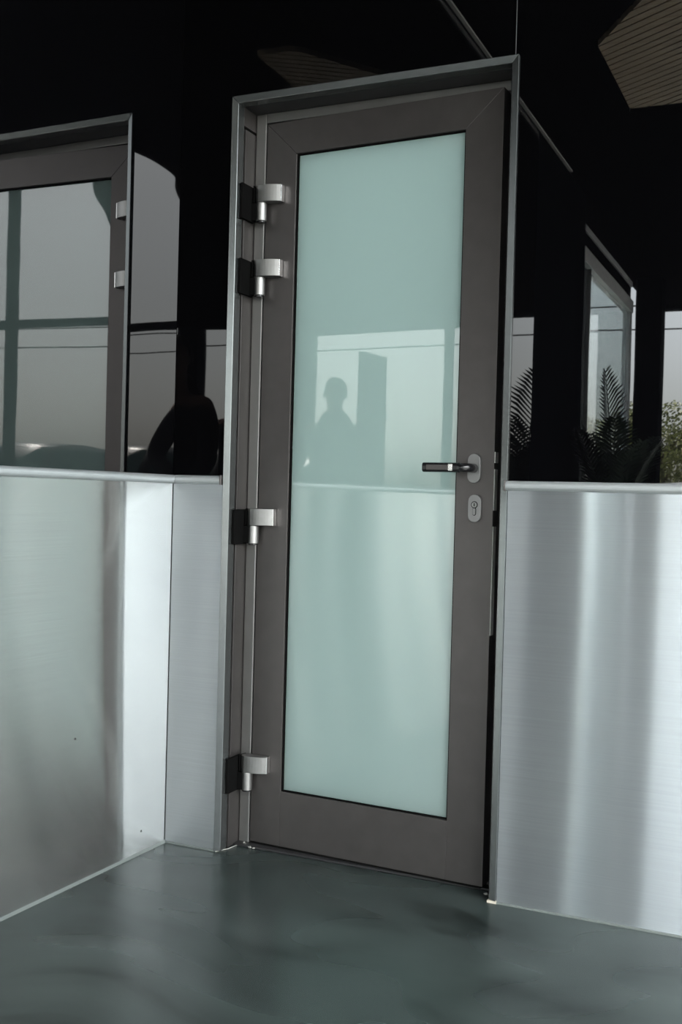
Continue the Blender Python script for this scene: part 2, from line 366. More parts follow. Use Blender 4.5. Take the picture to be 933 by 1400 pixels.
# upper canopy slab with the rounded edge that shows against the sky
uc = tag(empty('upper_canopy', (3.9, -8.0, ZC+0.05)), 'black upper canopy slab whose rounded edge arches over the mirrored sky', 'canopy')
ue = smooth_curve([(6.6, -5.4), (6.0, -5.62), (5.55, -6.0), (5.30, -6.42), (5.24, -6.75), (5.26, -7.1), (5.38, -7.52), (5.62, -7.86), (5.86, -8.3), (6.08, -8.82), (6.34, -9.34), (6.62, -9.9), (6.9, -10.4)])
bm = BM(); rg = []; off = Vector((3.9, -8.0, ZC+0.05))
for x, y in ue: rg.append([bm.verts.new(Vector(q)-off) for q in ((3.6, y, 4.5), (x, y, 4.5), (x, y, 4.58), (3.6, y, 4.58))])
for p, q in zip(rg, rg[1:]):
    for k in range(4): bm.faces.new((p[k], p[(k+1) % 4], q[(k+1) % 4], q[k]))
bm.faces.new(rg[0]); bm.faces.new(rg[-1][::-1]); obj('slab', bm, 'ceiling', uc)
for x, y in ((3.75, -7.4), (3.75, -9.9), (4.9, -9.9)):
    bm = BM(); box(bm, x-0.05-off.x, x+0.05-off.x, y-0.05-off.y, y+0.05-off.y, 0.0, 4.5-off.z); obj('stub_post', bm, 'column', uc)
bm = BM(); box(bm, 0.006, 5.0, 0.006, 0.024, ZC-0.012, ZC-0.001, TL); obj('shadow_gap_profile', bm, 'ledline', ceil)
# wood slats under the ceiling inside WOOD_POLY, running diagonally
ang = math.radians(33)
su = Vector((math.cos(ang), math.sin(ang), 0)); sv = Vector((-math.sin(ang), math.cos(ang), 0))
def clip_line(v):
    pts = []; n = len(WOOD_POLY)
    for i in range(n):
        a = Vector((*WOOD_POLY[i], 0)); b = Vector((*WOOD_POLY[(i+1) % n], 0)); da = a.dot(sv)-v; db = b.dot(sv)-v
        if da*db < 0: p = a+(b-a)*(da/(da-db)); pts.append(p.dot(su))
    return (min(pts), max(pts)) if len(pts) >= 2 else None
vmin = min(Vector((*p, 0)).dot(sv) for p in WOOD_POLY); vmax = max(Vector((*p, 0)).dot(sv) for p in WOOD_POLY)
v = vmin+0.02
while v < vmax-0.02:
    s0, s1 = clip_line(v+0.0005), clip_line(v+0.0435)
    if s0 and s1 and max(s0[1]-s0[0], s1[1]-s1[0]) > 0.05:
        bm = BM(); prism(bm, [(s0[0], v), (s0[1], v), (s1[1], v+0.044), (s1[0], v+0.044)], ZC-0.03, ZC-0.001, lambda a, o, c: su*a+sv*c+Vector((0, 0, o)))
        obj('soffit_slat', bm, 'wood', ceil)
    v += 0.055
bm = BM()
prev = [Vector((0.53, -2.92, 0)), Vector((0.53, -3.85, 0))]
box(bm, 0.495, 0.53, -3.85, -2.92, ZC-0.05, ZC); obj('soffit_edge_trim', bm, 'column', ceil)

# canopy edge beam and posts ------------------------------------------------------
bm = BM(); box(bm, -0.35, 6.2, -10.62, -10.46, 3.26, 3.40)
tag(obj('canopy_edge_beam', bm, 'column', bevel=0.006), 'long black horizontal beam along the far edge of the canopy, seen mirrored', 'beam')
bm = BM(); box(bm, 6.2, 12.5, -10.62, -10.46, 3.37, 3.47)
tag(obj('canopy_edge_beam', bm, 'column', bevel=0.006), 'slim black horizontal bar crossing the open sky, mirrored in the upper left wall', 'beam')
def post(x, y, wx, wy, h, label, name='canopy_post', z0=-0.0):
    t = empty(name, (x, y, 0)); tag(t, label, 'column', 'black posts on the forecourt')
    bm = BM(); box(bm, -wx/2, wx/2, -wy/2, wy/2, z0+0.02, h); obj('shaft', bm, 'column', t, bevel=0.006)
    bm = BM(); box(bm, -wx/2-0.03, wx/2+0.03, -wy/2-0.03, wy/2+0.03, z0, z0+0.02); obj('base_plate', bm, 'column', t)
    return t
post(11.36, -19.2, 0.54, 0.40, 6.0, 'broad black pylon mirrored behind the standing man in the door glass', 'roadside_pylon', -0.13)
post(3.80, -10.39, 0.105, 0.10, 3.26, 'slender black post mirrored in the door glass above the lever handle')
post(8.62, -10.40, 0.16, 0.10, 5.4, 'black post mirrored in the upper left wall at the picture edge')
bm = BM(); box(bm, WL+0.005, 5.66, -0.26, -0.004, 0, ZC-0.002, TL)
tag(obj('wall_pier', bm, 'column', bevel=0.006), 'wide matt black wall pier mirrored right of the door behind the palm', 'pier')
post(-0.08, -8.72, 0.25, 0.26, 3.26, 'black post mirrored at far right between glazing and trees')

# unseen room behind the door, with a lamp added to backlight the glass -----------------------------------------------------------
bm = BM(); box(bm, -0.9, 2.2, 0.32, 3.2, 0.0, 2.7)
for f in list(bm.faces):
    if all(abs(v.co.y-0.32) < 1e-4 for v in f.verts): bmesh.ops.delete(bm, geom=[f], context='FACES_ONLY')
tag(obj('wall_interior', bm, 'interior'), kind='structure')
lm = tag(empty('glass_backlight', (0.6, 1.6, 2.66)), 'added unseen square lamp that backlights the frosted door glass', 'lamp')
bm = BM(); box(bm, -0.32, 0.32, -0.32, 0.32, 0.0, 0.035); obj('backlight_housing', bm, 'rail', lm, bevel=0.004)
al = bpy.data.lights.new('backlight_panel', 'AREA'); al.shape = 'SQUARE'; al.size = 0.6; al.energy = ROOM_W
ao = bpy.data.objects.new('backlight_panel', al); ao.location = (0, 0, -0.004); link(ao, lm)

# ================================================================== THE DOOR
door = tag(empty('door_1', (0, 0, 0)), 'grey-brown metal door with tall frosted glass pane, slightly ajar', kind='structure')
TWd = 0.018
def trim_piece(outer, inner):
    """mitred profile whose face slopes back towards the opening; outer/inner: end points (x, z)"""
    bm = BM()
    F = [bm.verts.new(TW(outer[0][0], -0.008, outer[0][1])), bm.verts.new(TW(outer[1][0], -0.008, outer[1][1])), bm.verts.new(TW(inner[1][0], -0.002, inner[1][1])), bm.verts.new(TW(inner[0][0], -0.002, inner[0][1]))]
    B = [bm.verts.new((v.co.x, 0.03, v.co.z)) for v in F]
    bm.faces.new(F); bm.faces.new(B[::-1])
    for i in range(4): bm.faces.new((F[i], F[(i+1) % 4], B[(i+1) % 4], B[i]))
    return obj('outer_trim', bm, 'trim', door, bevel=0.0013, seg=2)
g = 0.0004
trim_piece([(XA, 0.003), (XA, HT-g)], [(XA+TWd, 0.003), (XA+TWd, HT-TWd-g)])
trim_piece([(XB, 0.006), (XB, HT-g)], [(XB-TWd, 0.006), (XB-TWd, HT-TWd-g)])
trim_piece([(XA+g, HT), (XB-g, HT)], [(XA+TWd+g, HT-TWd), (XB-TWd-g, HT-TWd)])
XI, XJ, HI = XA+TWd, XB-TWd, HT-TWd
def dbox(name, a0, a1, b0, b1, c0, c1, mat, bev=0.001, T=TW, parent=door):
    bm = BM(); box(bm, a0, a1, b0, b1, c0, c1, T); return obj(name, bm, mat, parent, bevel=bev)
# reveal liners: two strips with a dark slot between them
dbox('reveal_liner', XA+0.001, XI-0.001, 0.030, 0.0315, 0.002, HI, 'frame')
dbox('reveal_liner', XA+0.001, XI-0.001, 0.0415, YF+0.07, 0.002, 1.975, 'frame')
dbox('reveal_liner', XA+0.001, XI-0.001, 0.0315, YF+0.07, 1.982, HI, 'frame')
dbox('slot_backing', XA, XA+0.006, 0.031, 0.05, 0.002, 1.982, 'gasket', 0)
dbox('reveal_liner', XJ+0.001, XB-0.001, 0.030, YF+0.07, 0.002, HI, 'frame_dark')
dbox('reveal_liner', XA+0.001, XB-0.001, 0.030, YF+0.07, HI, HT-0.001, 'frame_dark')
# fixed frame behind
dbox('frame_post', XI, LX0-0.0035, YF, YF+0.07, 0.002, HI, 'post', 0.003)
dbox('frame_post', LX1+0.0045, XJ, YF-0.002, YF+0.07, 0.002, HI, 'frame_dark', 0.002)
dbox('frame_head', LX0-0.0035, LX1+0.0045, YF, YF+0.07, LZ1+0.004, HI, 'post', 0.002)
dbox('frame_stop', LX0-0.004, LX1+0.006, YF+0.052, YF+0.07, LZ1-0.04, LZ1+0.01, 'gasket', 0)
dbox('frame_stop', LX1-0.02, LX1+0.008, YF+0.052, YF+0.07, 0.002, LZ1, 'gasket', 0)
dbox('frame_stop', LX0-0.006, LX0+0.02, YF+0.056, YF+0.07, 0.002, LZ1, 'gasket', 0)
dbox('threshold', XI, XJ, YF-0.03, YF+0.07, 0.0005, 0.006, 'frame_dark', 0.0008)
# leaf: mitred stiles and rails
LT = -0.05
def leaf_piece(name, poly, mat='frame'):
    bm = BM(); prism(bm, poly, 0.0, LT, TD); return obj(name, bm, mat, door, bevel=0.0009, seg=2)
e = 0.0003
zb = LZ0
leaf_piece('leaf_stile', [(LX0, zb), (GX0, GZ0-0.0), (GX0, GZ1), (LX0, LZ1)] if False else [(LX0, zb), (GX0, zb), (GX0, GZ1+e), (LX0, LZ1-e)])
leaf_piece('leaf_stile', [(LX1, zb), (GX1, zb), (GX1, GZ1+e), (LX1, LZ1-e)])
leaf_piece('leaf_rail', [(LX0+e, LZ1), (LX1-e, LZ1), (GX1-e, GZ1), (GX0+e, GZ1)])
leaf_piece('leaf_rail', [(GX0+e, zb), (GX1-e, zb), (GX1-e, GZ0), (GX0+e, GZ0)])
bm = BM(); box(bm, LX0+0.002, LX1-0.004, -0.045, 0.0, 0.006, LZ0-0.0003, TD); obj('bottom_seal', bm, 'gasket', door)
# glazing
gb = 0.004
for poly in ([(GX0, GZ0), (GX0+gb, GZ0+gb), (GX0+gb, GZ1-gb), (GX0, GZ1)], [(GX1, GZ0), (GX1-gb, GZ0+gb), (GX1-gb, GZ1-gb), (GX1, GZ1)],
             [(GX0, GZ1), (GX1, GZ1), (GX1-gb, GZ1-gb), (GX0+gb, GZ1-gb)], [(GX0, GZ0), (GX1, GZ0), (GX1-gb, GZ0+gb), (GX0+gb, GZ0+gb)]):
    bm = BM(); prism(bm, poly, -0.006, -0.04, TD); obj('glazing_gasket', bm, 'gasket', door)
bm = BM(); box(bm, GX0+0.001, GX1-0.001, -0.036, -0.012, GZ0+0.001, GZ1-0.001, TD)
tag(obj('glass_pane', bm, 'frost', door), 'tall pale teal frosted glass pane')

# hinges ------------------------------------------------------------------------
def flag_profile():
    # plan view: barrel wrap then a flag that hugs the leaf face; (along, out)
    c = (0.2175, 0.021); r = 0.0165; pts = []
    for i in range(13):
        a = math.radians(265-185*i/12); pts.append((c[0]+r*math.cos(a), c[1]+r*math.sin(a)))
    pts += [(0.228, 0.0372), (0.236, 0.0366), (0.244, 0.0352), (0.252, 0.0330), (0.260, 0.0300), (0.268, 0.0262), (0.276, 0.0215), (0.279, 0.0195), (0.279, 0.0005), (0.232, 0.0005)]
    return pts
for ztop in (1.826, 1.622, 0.938, 0.255):
    h = tag(empty('hinge', (0, 0, 0), door), 'satin metal barrel hinge')
    zf = ztop-0.046; zbz = zf-0.001-0.050
    bm = BM(); prism(bm, [(a, o) for a, o in flag_profile()], zf, ztop, lambda a, z, o: TD(a, o, z)); obj('hinge_flag', bm, 'hinge', h, bevel=0.0008, seg=1)
    bm = BM(); box(bm, 0.2765, 0.2800, 0.002, 0.0205, zf, ztop, TD); obj('hinge_edge_cap', bm, 'hinge_edge', h, bevel=0.0008)
    bm = BM(); box(bm, 0.1985, 0.2015, 0.004, 0.034, zf+0.0005, ztop-0.0005, TD); obj('hinge_dark_strip', bm, 'gasket', h)  # black strip on the flag's dark edge, added to dim its mirror image
    c = TD(0.2175, 0.021, 0)
    bm = BM(); lathe(bm, [(0.0135, zbz), (0.0155, zbz+0.0015), (0.0158, zf-0.003), (0.0152, zf-0.001)], c, 28); obj('knuckle', bm, 'hinge', h, smooth=False)
    bm = BM(); lathe(bm, [(0.010, zbz-0.004), (0.0125, zbz-0.003), (0.0125, zbz)], c, 20); obj('pin_cap', bm, 'handle', h)
    bm = BM(); box(bm, XI+0.0005, XI+0.010, 0.014, 0.083, zbz-0.002, ztop-0.003); obj('frame_plate', bm, 'gasket', h, bevel=0.002)
    bm = BM(); box(bm, XI+0.006, 0.214, 0.062, 0.084, zbz+0.001, zf-0.002); obj('frame_arm', bm, 'gasket', h, bevel=0.002)
# lever handle --------------------------------------------------------------------
hd = tag(empty('lever_handle', (0, 0, 0), door), 'black lever handle on oval graphite rose')
HX, HZ = 0.8557, 1.0565
bm = BM(); prism(bm, stadium(0.034, 0.074, 10, HX, HZ), 0.0, 0.009, TD); obj('rose', bm, 'rose', hd, bevel=0.0012)
bm = BM(); tube(bm, [TD(HX, 0.008, HZ), TD(HX, 0.030, HZ), TD(HX-0.002, 0.044, HZ), TD(HX-0.012, 0.053, HZ), TD(HX-0.028, 0.0555, HZ)], [0.0115, 0.0112, 0.011, 0.0108, 0.0105], 18); obj('neck', bm, 'handle', hd, smooth=True)
bm = BM(); prism(bm, stadium(0.017, 0.0245, 8, 0.0555, HZ), HX-0.118, HX-0.020, lambda o, a, z: TD(a, o, z)); obj('lever', bm, 'handle', hd, bevel=0.0015)
bm = BM(); box(bm, HX-0.106, HX-0.048, 0.0632, 0.0646, HZ-0.0065, HZ+0.0065, TD); obj('lever_inlay', bm, 'frame', hd, bevel=0.0006)
bm = BM(); box(bm, HX-0.047, HX-0.036, 0.0628, 0.0652, HZ-0.0085, HZ+0.0085, TD); obj('lever_band', bm, 'hinge_edge', hd, bevel=0.0008)
# lock escutcheon -------------------------------------------------------------------
lk = tag(empty('lock_escutcheon', (0, 0, 0), door), 'oval graphite keyhole plate below the lever')
KX, KZ = 0.8600, 0.9563
bm = BM(); prism(bm, stadium(0.034, 0.070, 10, KX, KZ), 0.0, 0.009, TD); obj('cover_plate', bm, 'rose', lk, bevel=0.0012)
bm = BM()
for i in range(16): pass
ring = [(KX+0.0088*math.cos(2*math.pi*i/20), KZ+0.009+0.0088*math.sin(2*math.pi*i/20)) for i in range(20)]
prism(bm, ring, 0.0085, 0.0098, TD); obj('cylinder_collar', bm, 'gasket', lk)
ring = [(KX+0.0068*math.cos(2*math.pi*i/20), KZ+0.009+0.0068*math.sin(2*math.pi*i/20)) for i in range(20)]
bm = BM(); prism(bm, ring, 0.0095, 0.0108, TD); obj('lock_cylinder', bm, 'hinge', lk)
bm = BM(); box(bm, KX-0.0012, KX+0.0012, 0.0105, 0.0112, KZ+0.005, KZ+0.013, TD); obj('key_slot', bm, 'gasket', lk)
bm = BM(); prism(bm, stadium(0.010, 0.020, 8, KX, KZ-0.008), 0.0085, 0.0094, TD); obj('cylinder_tail', bm, 'gasket', lk)
bm = BM(); prism(bm, stadium(0.0074, 0.0172, 8, KX-0.0006, KZ-0.008), 0.009, 0.0099, TD); obj('cylinder_body', bm, 'rose', lk)
# lock plates on the leaf edge ---------------------------------------------------------
for z0, z1, dx in ((1.071, 1.098, 0.0012), (0.952, 1.055, 0.0006), (0.640, 0.912, 0.0006)):
    bm = BM(); box(bm, LX1-0.0002, LX1+dx+0.0012, -0.024, -0.002, z0, z1, TD); obj('lock_plate', bm, 'plate', door)
# sealant crumbs and shim
for (x, y, z, s) in ((0.206, 0.088, 0.004, 0.006), (0.214, 0.080, 0.004, 0.005), (0.226, 0.072, 0.003, 0.004), (0.236, 0.070, 0.003, 0.006), (0.248, 0.066, 0.003, 0.004), (0.922, 0.038, 0.004, 0.006), (0.932, 0.030, 0.004, 0.004)):
    bm = BM(); bmesh.ops.create_icosphere(bm, subdivisions=1, radius=s)
    for v in bm.verts: v.co = Vector((x, y, z)) + Vector((v.co.x*random.uniform(.8, 1.6), v.co.y, v.co.z*0.6))
    obj('sealant_crumb', bm, 'crumb', door)
bm = BM(); box(bm, XB-TWd-0.003, XB+0.002, -0.007, 0.01, 0.0, 0.0055); obj('packing_shim', bm, 'shim', door)
bm = BM(); tube(bm, [(XI-0.012, -0.008, 0.002), (XI+0.006, 0.03, 0.002), (XI+0.012, 0.07, 0.002), (XI+0.024, YF-0.006, 0.002)], 0.0013, 6); obj('sealant_bead', bm, 'crumb', door)


# ================================================================== PEOPLE (seen mirrored)
def skin(name, verts, edges, mat, parent, root=0, sub=2):
    me = bpy.data.meshes.new(name); me.from_pydata([v[0] for v in verts], edges, [])
    o = link(bpy.data.objects.new(name, me), parent)
    md = o.modifiers.new('skin', 'SKIN'); md.use_smooth_shade = True; md.branch_smoothing = 0.6
    sd = me.skin_vertices[0].data
    for i, v in enumerate(verts):
        sd[i].radius = (v[1], v[2] if len(v) > 2 else v[1]); sd[i].use_root = (i == root)
    s2 = o.modifiers.new('subdivision', 'SUBSURF'); s2.levels = sub; s2.render_levels = sub
    me.materials.append(MT[mat]); return o
def person(loc, yaw, label, height=1.78, top='jacket', arms=None, look=(0, 0), group=None, bulk=1.0):
    """arms: for side -1/+1 -> (elbow, wrist, hand direction, palm normal) in body space: x right, y forward"""
    K = height/1.78
    R = Matrix.Rotation(yaw, 3, 'Z')
    root = empty('person', loc); root.rotation_euler = (0, 0, yaw); tag(root, label, 'person')
    V3 = lambda x, y, z: Vector((x*K, y*K, z*K))
    vs = []; es = []
    def add(co, r1, r2=None, frm=None):
        vs.append((Vector(co), r1*K, (r2 if r2 else r1)*K)); i = len(vs)-1
        if frm is not None: es.append((frm, i))
        return i
    pel = add(V3(0, 0, 0.96), 0.145, 0.105)
    sp = add(V3(0, 0.0, 1.14), 0.13, 0.095, pel); ch = add(V3(0, -0.005, 1.34), 0.15, 0.105, sp)
    nb = add(V3(0, -0.015, 1.48), 0.065, 0.06, ch); nk = add(V3(0, 0.0, 1.555), 0.060, 0.062, nb)
    jw = add(V3(0, 0.018, 1.615), 0.062, 0.075, nk); sk = add(V3(0, 0.012, 1.685), 0.074, 0.092, jw); ct = add(V3(0, 0.0, 1.745), 0.058, 0.07, sk)
    hands = {}
    for s in (-1, 1):
        el, wr, hdv, pn = arms[s]
        sh = add(V3(s*0.175, -0.01, 1.43), 0.058, None, ch)
        ex = add(V3(*el), 0.042, None, sh); wx = add(V3(*wr), 0.027, None, ex)
        d = Vector(hdv).normalized(); n = Vector(pn).normalized(); sd = d.cross(n).normalized()*s
        W_ = V3(*wr); pm = add(W_+d*0.045*K, 0.030, 0.016, wx)
        for j, (off, ln) in enumerate(((-0.027, 0.068), (-0.009, 0.078), (0.009, 0.073), (0.027, 0.058))):
            k0 = add(W_+d*0.088*K+sd*off*K, 0.0095, None, pm); p = W_+d*0.088*K+sd*off*K; dd = d.copy(); last = k0
            for t in range(3):
                dd = (dd*math.cos(0.55)+n*math.sin(0.55)).normalized() if t else (dd*math.cos(0.3)+n*math.sin(0.3)).normalized()
                p = p+dd*ln*K*(0.45, 0.32, 0.23)[t]; last = add(p, (0.0088, 0.0082, 0.0072)[t], None, last)
        t0 = add(W_+d*0.03*K-sd*0.032*K, 0.012, None, pm); t1 = add(W_+d*0.062*K-sd*0.048*K+n*0.012*K, 0.0105, None, t0); add(W_+d*0.09*K-sd*0.046*K+n*0.026*K, 0.009, None, t1)
    feet = {}
    for s in (-1, 1):
        hp = add(V3(s*0.09, 0, 0.90), 0.088, None, pel); kn = add(V3(s*0.105, 0.015, 0.50), 0.056, None, hp); an = add(V3(s*0.11, -0.01, 0.09), 0.036, None, kn)
        add(V3(s*0.118, 0.10, 0.045), 0.036, 0.028, an)
    skin('body', vs, es, 'skin', root, pel)
    # clothes: their own slightly larger surfaces ending at neck, cuffs, waist and hems
    cv = []; ce = []
    def ca(co, r1, r2=None, frm=None):
        cv.append((Vector(co), r1*K, (r2 if r2 else r1)*K)); i = len(cv)-1
        if frm is not None: ce.append((frm, i))
        return i
    a = ca(V3(0, 0, 0.86), 0.168*bulk, 0.125*bulk); b = ca(V3(0, 0, 1.12), 0.152*bulk, 0.115*bulk, a); c = ca(V3(0, -0.005, 1.34), 0.172*(1+(bulk-1)*0.4), 0.125, b); dm = ca(V3(0, -0.01, 1.465), 0.135, 0.092, c); dtop = ca(V3(0, -0.004, 1.575), 0.078, 0.076, dm)
    for s in (-1, 1):
        el, wr, hdv, pn = arms[s]
        sh = ca(V3(s*0.180, -0.01, 1.405), 0.076, None, c); ex = ca(V3(*el), 0.058, None, sh)
        ca(V3(*el)*0.12+V3(*wr)*0.88, 0.042, None, ex)
    skin('upper_garment', cv, ce, top, root, 0)
    cv = []; ce = []
    a = ca(V3(0, 0, 0.98), 0.150, 0.112)
    for s in (-1, 1):
        hp = ca(V3(s*0.09, 0, 0.88), 0.100, None, a); kn = ca(V3(s*0.105, 0.012, 0.50), 0.074, None, hp); ca(V3(s*0.11, -0.008, 0.11), 0.062, None, kn)
    skin('trousers', cv, ce, 'trousers', root, 0)
    for s in (-1, 1):
        skin('shoe', [(V3(s*0.108, -0.065, 0.045), 0.036*K, 0.042*K), (V3(s*0.11, 0.0, 0.055), 0.044*K, 0.05*K), (V3(s*0.118, 0.10, 0.038), 0.046*K, 0.034*K), (V3(s*0.122, 0.165, 0.03), 0.036*K, 0.025*K)], [(0, 1), (1, 2), (2, 3)], 'shoe', root, 1)
    # hair, ears and face
    bm = BM(); bmesh.ops.create_icosphere(bm, subdivisions=3, radius=1.0)
    for v in bm.verts:
        q = v.co.copy(); x, y, z = q.x*0.083, q.y*0.103-0.012, q.z*0.098
        nn = noise.noise(q*3.1)*0.006
        v.co = V3(x*(1+nn*8), y, 1.70+z+nn)
    bmesh.ops.delete(bm, geom=[v for v in bm.verts if (v.co.y > 0.045*K and v.co.z < 1.735*K) or v.co.z < 1.625*K], context='VERTS')
    obj('hair', bm, 'hair', root, smooth=True)
    for s in (-1, 1):
        bm = BM(); bmesh.ops.create_uvsphere(bm, u_segments=12, v_segments=8, radius=1.0)
        for v in bm.verts: v.co = V3(s*0.080+v.co.x*0.010, 0.0+v.co.y*0.017, 1.672+v.co.z*0.030)
        obj('ear', bm, 'skin', root, smooth=True)
        bm = BM(); bmesh.ops.create_uvsphere(bm, u_segments=12, v_segments=8, radius=1.0)
        for v in bm.verts: v.co = V3(s*0.031+v.co.x*0.013, 0.094+v.co.y*0.008, 1.676+v.co.z*0.007)
        obj('eye', bm, 'hair', root, smooth=True)
    bm = BM(); tube(bm, [V3(0, 0.098, 1.68), V3(0, 0.114, 1.652), V3(0, 0.106, 1.642)], [0.008*K, 0.014*K, 0.010*K], 10); obj('nose', bm, 'skin', root, smooth=True)
    bm = BM(); tube(bm, [V3(-0.024, 0.088, 1.612), V3(0, 0.097, 1.610), V3(0.024, 0.088, 1.612)], 0.005*K, 8); obj('mouth', bm, 'skin', root, smooth=True)
    return root
# photographer, waist-level grip, right behind the viewpoint
PY = -YAW*-1
P0 = Vector((1.80, -2.955, 0)); Rm = Matrix.Rotation(-PY, 3, 'Z')
yaw_p = 0.4278
Ri = Matrix.Rotation(-yaw_p, 3, 'Z')
KP = 1.90/1.78
def to_body(p): q = (Ri @ (Vector(p)-P0))/KP; return (q.x, q.y, q.z)
person(P0, yaw_p, 'photographer in black jacket holding a camera at waist height, mirrored at the wall corner', 1.90, 'jacket',
       {1: (to_body((2.150, -2.845, 1.20)), to_body((1.885, -2.70, 1.03)), (-0.75, 0.45, -0.25), (-0.5, 0.3, -0.6)),
        -1: (to_body((1.555, -2.90, 1.15)), to_body((1.635, -2.715, 0.955)), (0.55, 0.55, -0.05), (0.3, 0.2, 0.8))})
# the camera in the hands, lens mouth just behind the viewpoint
ct_ = empty('photo_camera', CAM); ct_.rotation_euler = (0, 0, yaw_p)
tag(ct_, 'black photo camera held at the waist by the mirrored photographer', 'camera')
bm = BM(); box(bm, -0.068, 0.068, -0.135, -0.085, -0.045, 0.045); obj('camera_body', bm, 'camera', ct_, bevel=0.008)
bm = BM(); prism(bm, [(-0.026, 0.045), (0.026, 0.045), (0.016, 0.066), (-0.016, 0.066)], -0.135, -0.09, TW); obj('viewfinder_hump', bm, 'camera', ct_, bevel=0.003)
bm = BM(); tube(bm, [(0, -0.088, 0), (0, -0.06, 0), (0, -0.058, 0), (0, -0.028, 0)], [0.033, 0.033, 0.031, 0.031], 24); obj('lens_barrel', bm, 'camera', ct_)
bm = BM(); tube(bm, [(0, -0.030, 0), (0, -0.0275, 0)], [0.027, 0.026], 24); obj('front_element', bm, 'lens', ct_)
bm = BM(); box(bm, 0.046, 0.072, -0.10, -0.070, -0.040, 0.036); obj('grip', bm, 'camera', ct_, bevel=0.006)
# companion standing behind
person((2.23, -4.62, 0), 0.35, 'man in charcoal pullover with arms down, mirrored as a silhouette in the door glass', 1.885, 'jacket2',
       {1: ((0.285, -0.02, 1.15), (0.275, 0.06, 0.89), (0.0, 0.15, -1), (-0.9, 0.2, 0)), -1: ((-0.285, -0.02, 1.15), (-0.275, 0.06, 0.89), (0.0, 0.15, -1), (0.9, 0.2, 0))}, bulk=1.35)

# tall dark totem ----------------------------------------------------------------
t = tag(empty('display_totem', (1.69, -4.20, 0)), 'tall dark rectangular display totem mirrored in the door glass beside the man', 'totem')
bm = BM(); box(bm, -0.020, 0.020, -0.185, 0.185, 0.03, 2.0); obj('panel', bm, 'board', t, bevel=0.003)
bm = BM(); box(bm, -0.14, 0.14, -0.20, 0.20, 0.0, 0.03); obj('foot_plate', bm, 'board', t, bevel=0.003)
for z in (0.10, 1.55):
    for s in (-1, 1):
        bm = BM(); box(bm, -0.024, 0.024, s*0.183, s*0.193, z, z+0.05); obj('clamp', bm, 'rail', t, bevel=0.002)

# ================================================================== GLAZED SHOPFRONT beyond the left wall
sf = tag(empty('shopfront_glazing', TL(5.70, -0.13, 0)), 'glazed shopfront with pale aluminium frame mirrored beside the palm', 'shopfront')
def sbox(name, k0, k1, o0, o1, z0, z1, mat, bev=0.003):
    off = TL(4.55, -0.13, 0)
    bm = BM(); box(bm, k0, k1, o0, o1, z0, z1, lambda a, b, c: D_*a + NL*b + Vector((0, 0, c))); return obj(name, bm, mat, sf, bevel=bev)
LN = 2.84
sbox('lintel', 0, LN, -0.05, 0.05, 2.90, 3.02, 'alu'); sbox('upper_strip', 0, LN, -0.02, 0.035, 3.16, 3.21, 'alu'); sbox('fascia_board', 0, LN, -0.04, 0.02, 3.02, 3.16, 'column')
sbox('bottom_rail', 0, LN, -0.04, 0.04, 0.0, 0.10, 'alu')
for k, wd, m in ((0.0, 0.10, 'alu'), (0.66, 0.022, 'frame'), (LN-0.12, 0.12, 'alu')): sbox('mullion', k, k+wd, -0.04, 0.04, 0.10, 2.90, m)
for k0, k1 in ((0.102, 0.658), (0.684, LN-0.122)):
    sbox('pane', k0, k1, -0.005, 0.005, 0.10, 2.90, 'cglass', 0)

# ================================================================== PALM in a planter
def frond(name, base, az, length, lift, droop, parent, nl=26, ll=0.26):
    bm = BM(); base = Vector(base); dirh = Vector((math.cos(az), math.sin(az), 0)); pts = []
    for i in range(nl+1):
        t = i/nl; pts.append(base+dirh*(length*t*math.cos(lift)+droop*0.25*t*t)+Vector((0, 0, length*t*math.sin(lift)-droop*t*t)))
    tube(bm, pts, [0.006*(1-0.8*i/nl)+0.001 for i in range(nl+1)], 5)
    for i in range(4, nl+1):
        t = i/nl; tg = (pts[i]-pts[i-1]).normalized(); side = tg.cross(Vector((0, 0, 1)))
        if side.length < 0.05: side = Vector((-dirh.y, dirh.x, 0))
        side.normalize(); nrm = side.cross(tg).normalized()
        for s in (-1, 1):
            L = ll*(math.sin(math.pi*min(1, 0.18+0.78*t))**0.7)*random.uniform(0.88, 1.08)
            d = (side*s*0.80+tg*0.65+nrm*0.12).normalized(); wv = d.cross(nrm).normalized()*0.0115
            p0 = pts[i]; p1 = p0+d*L*0.5+Vector((0, 0, -0.010)); p2 = p0+d*L+Vector((0, 0, -0.055*L/0.26))
            a, b, c, e2, f2 = (bm.verts.new(q) for q in (p0-wv*0.4, p0+wv*0.4, p1+wv, p1-wv, p2))
            bm.faces.new((a, b, c, e2)); bm.faces.new((e2, c, f2))
    return obj(name, bm, 'leafp', parent)
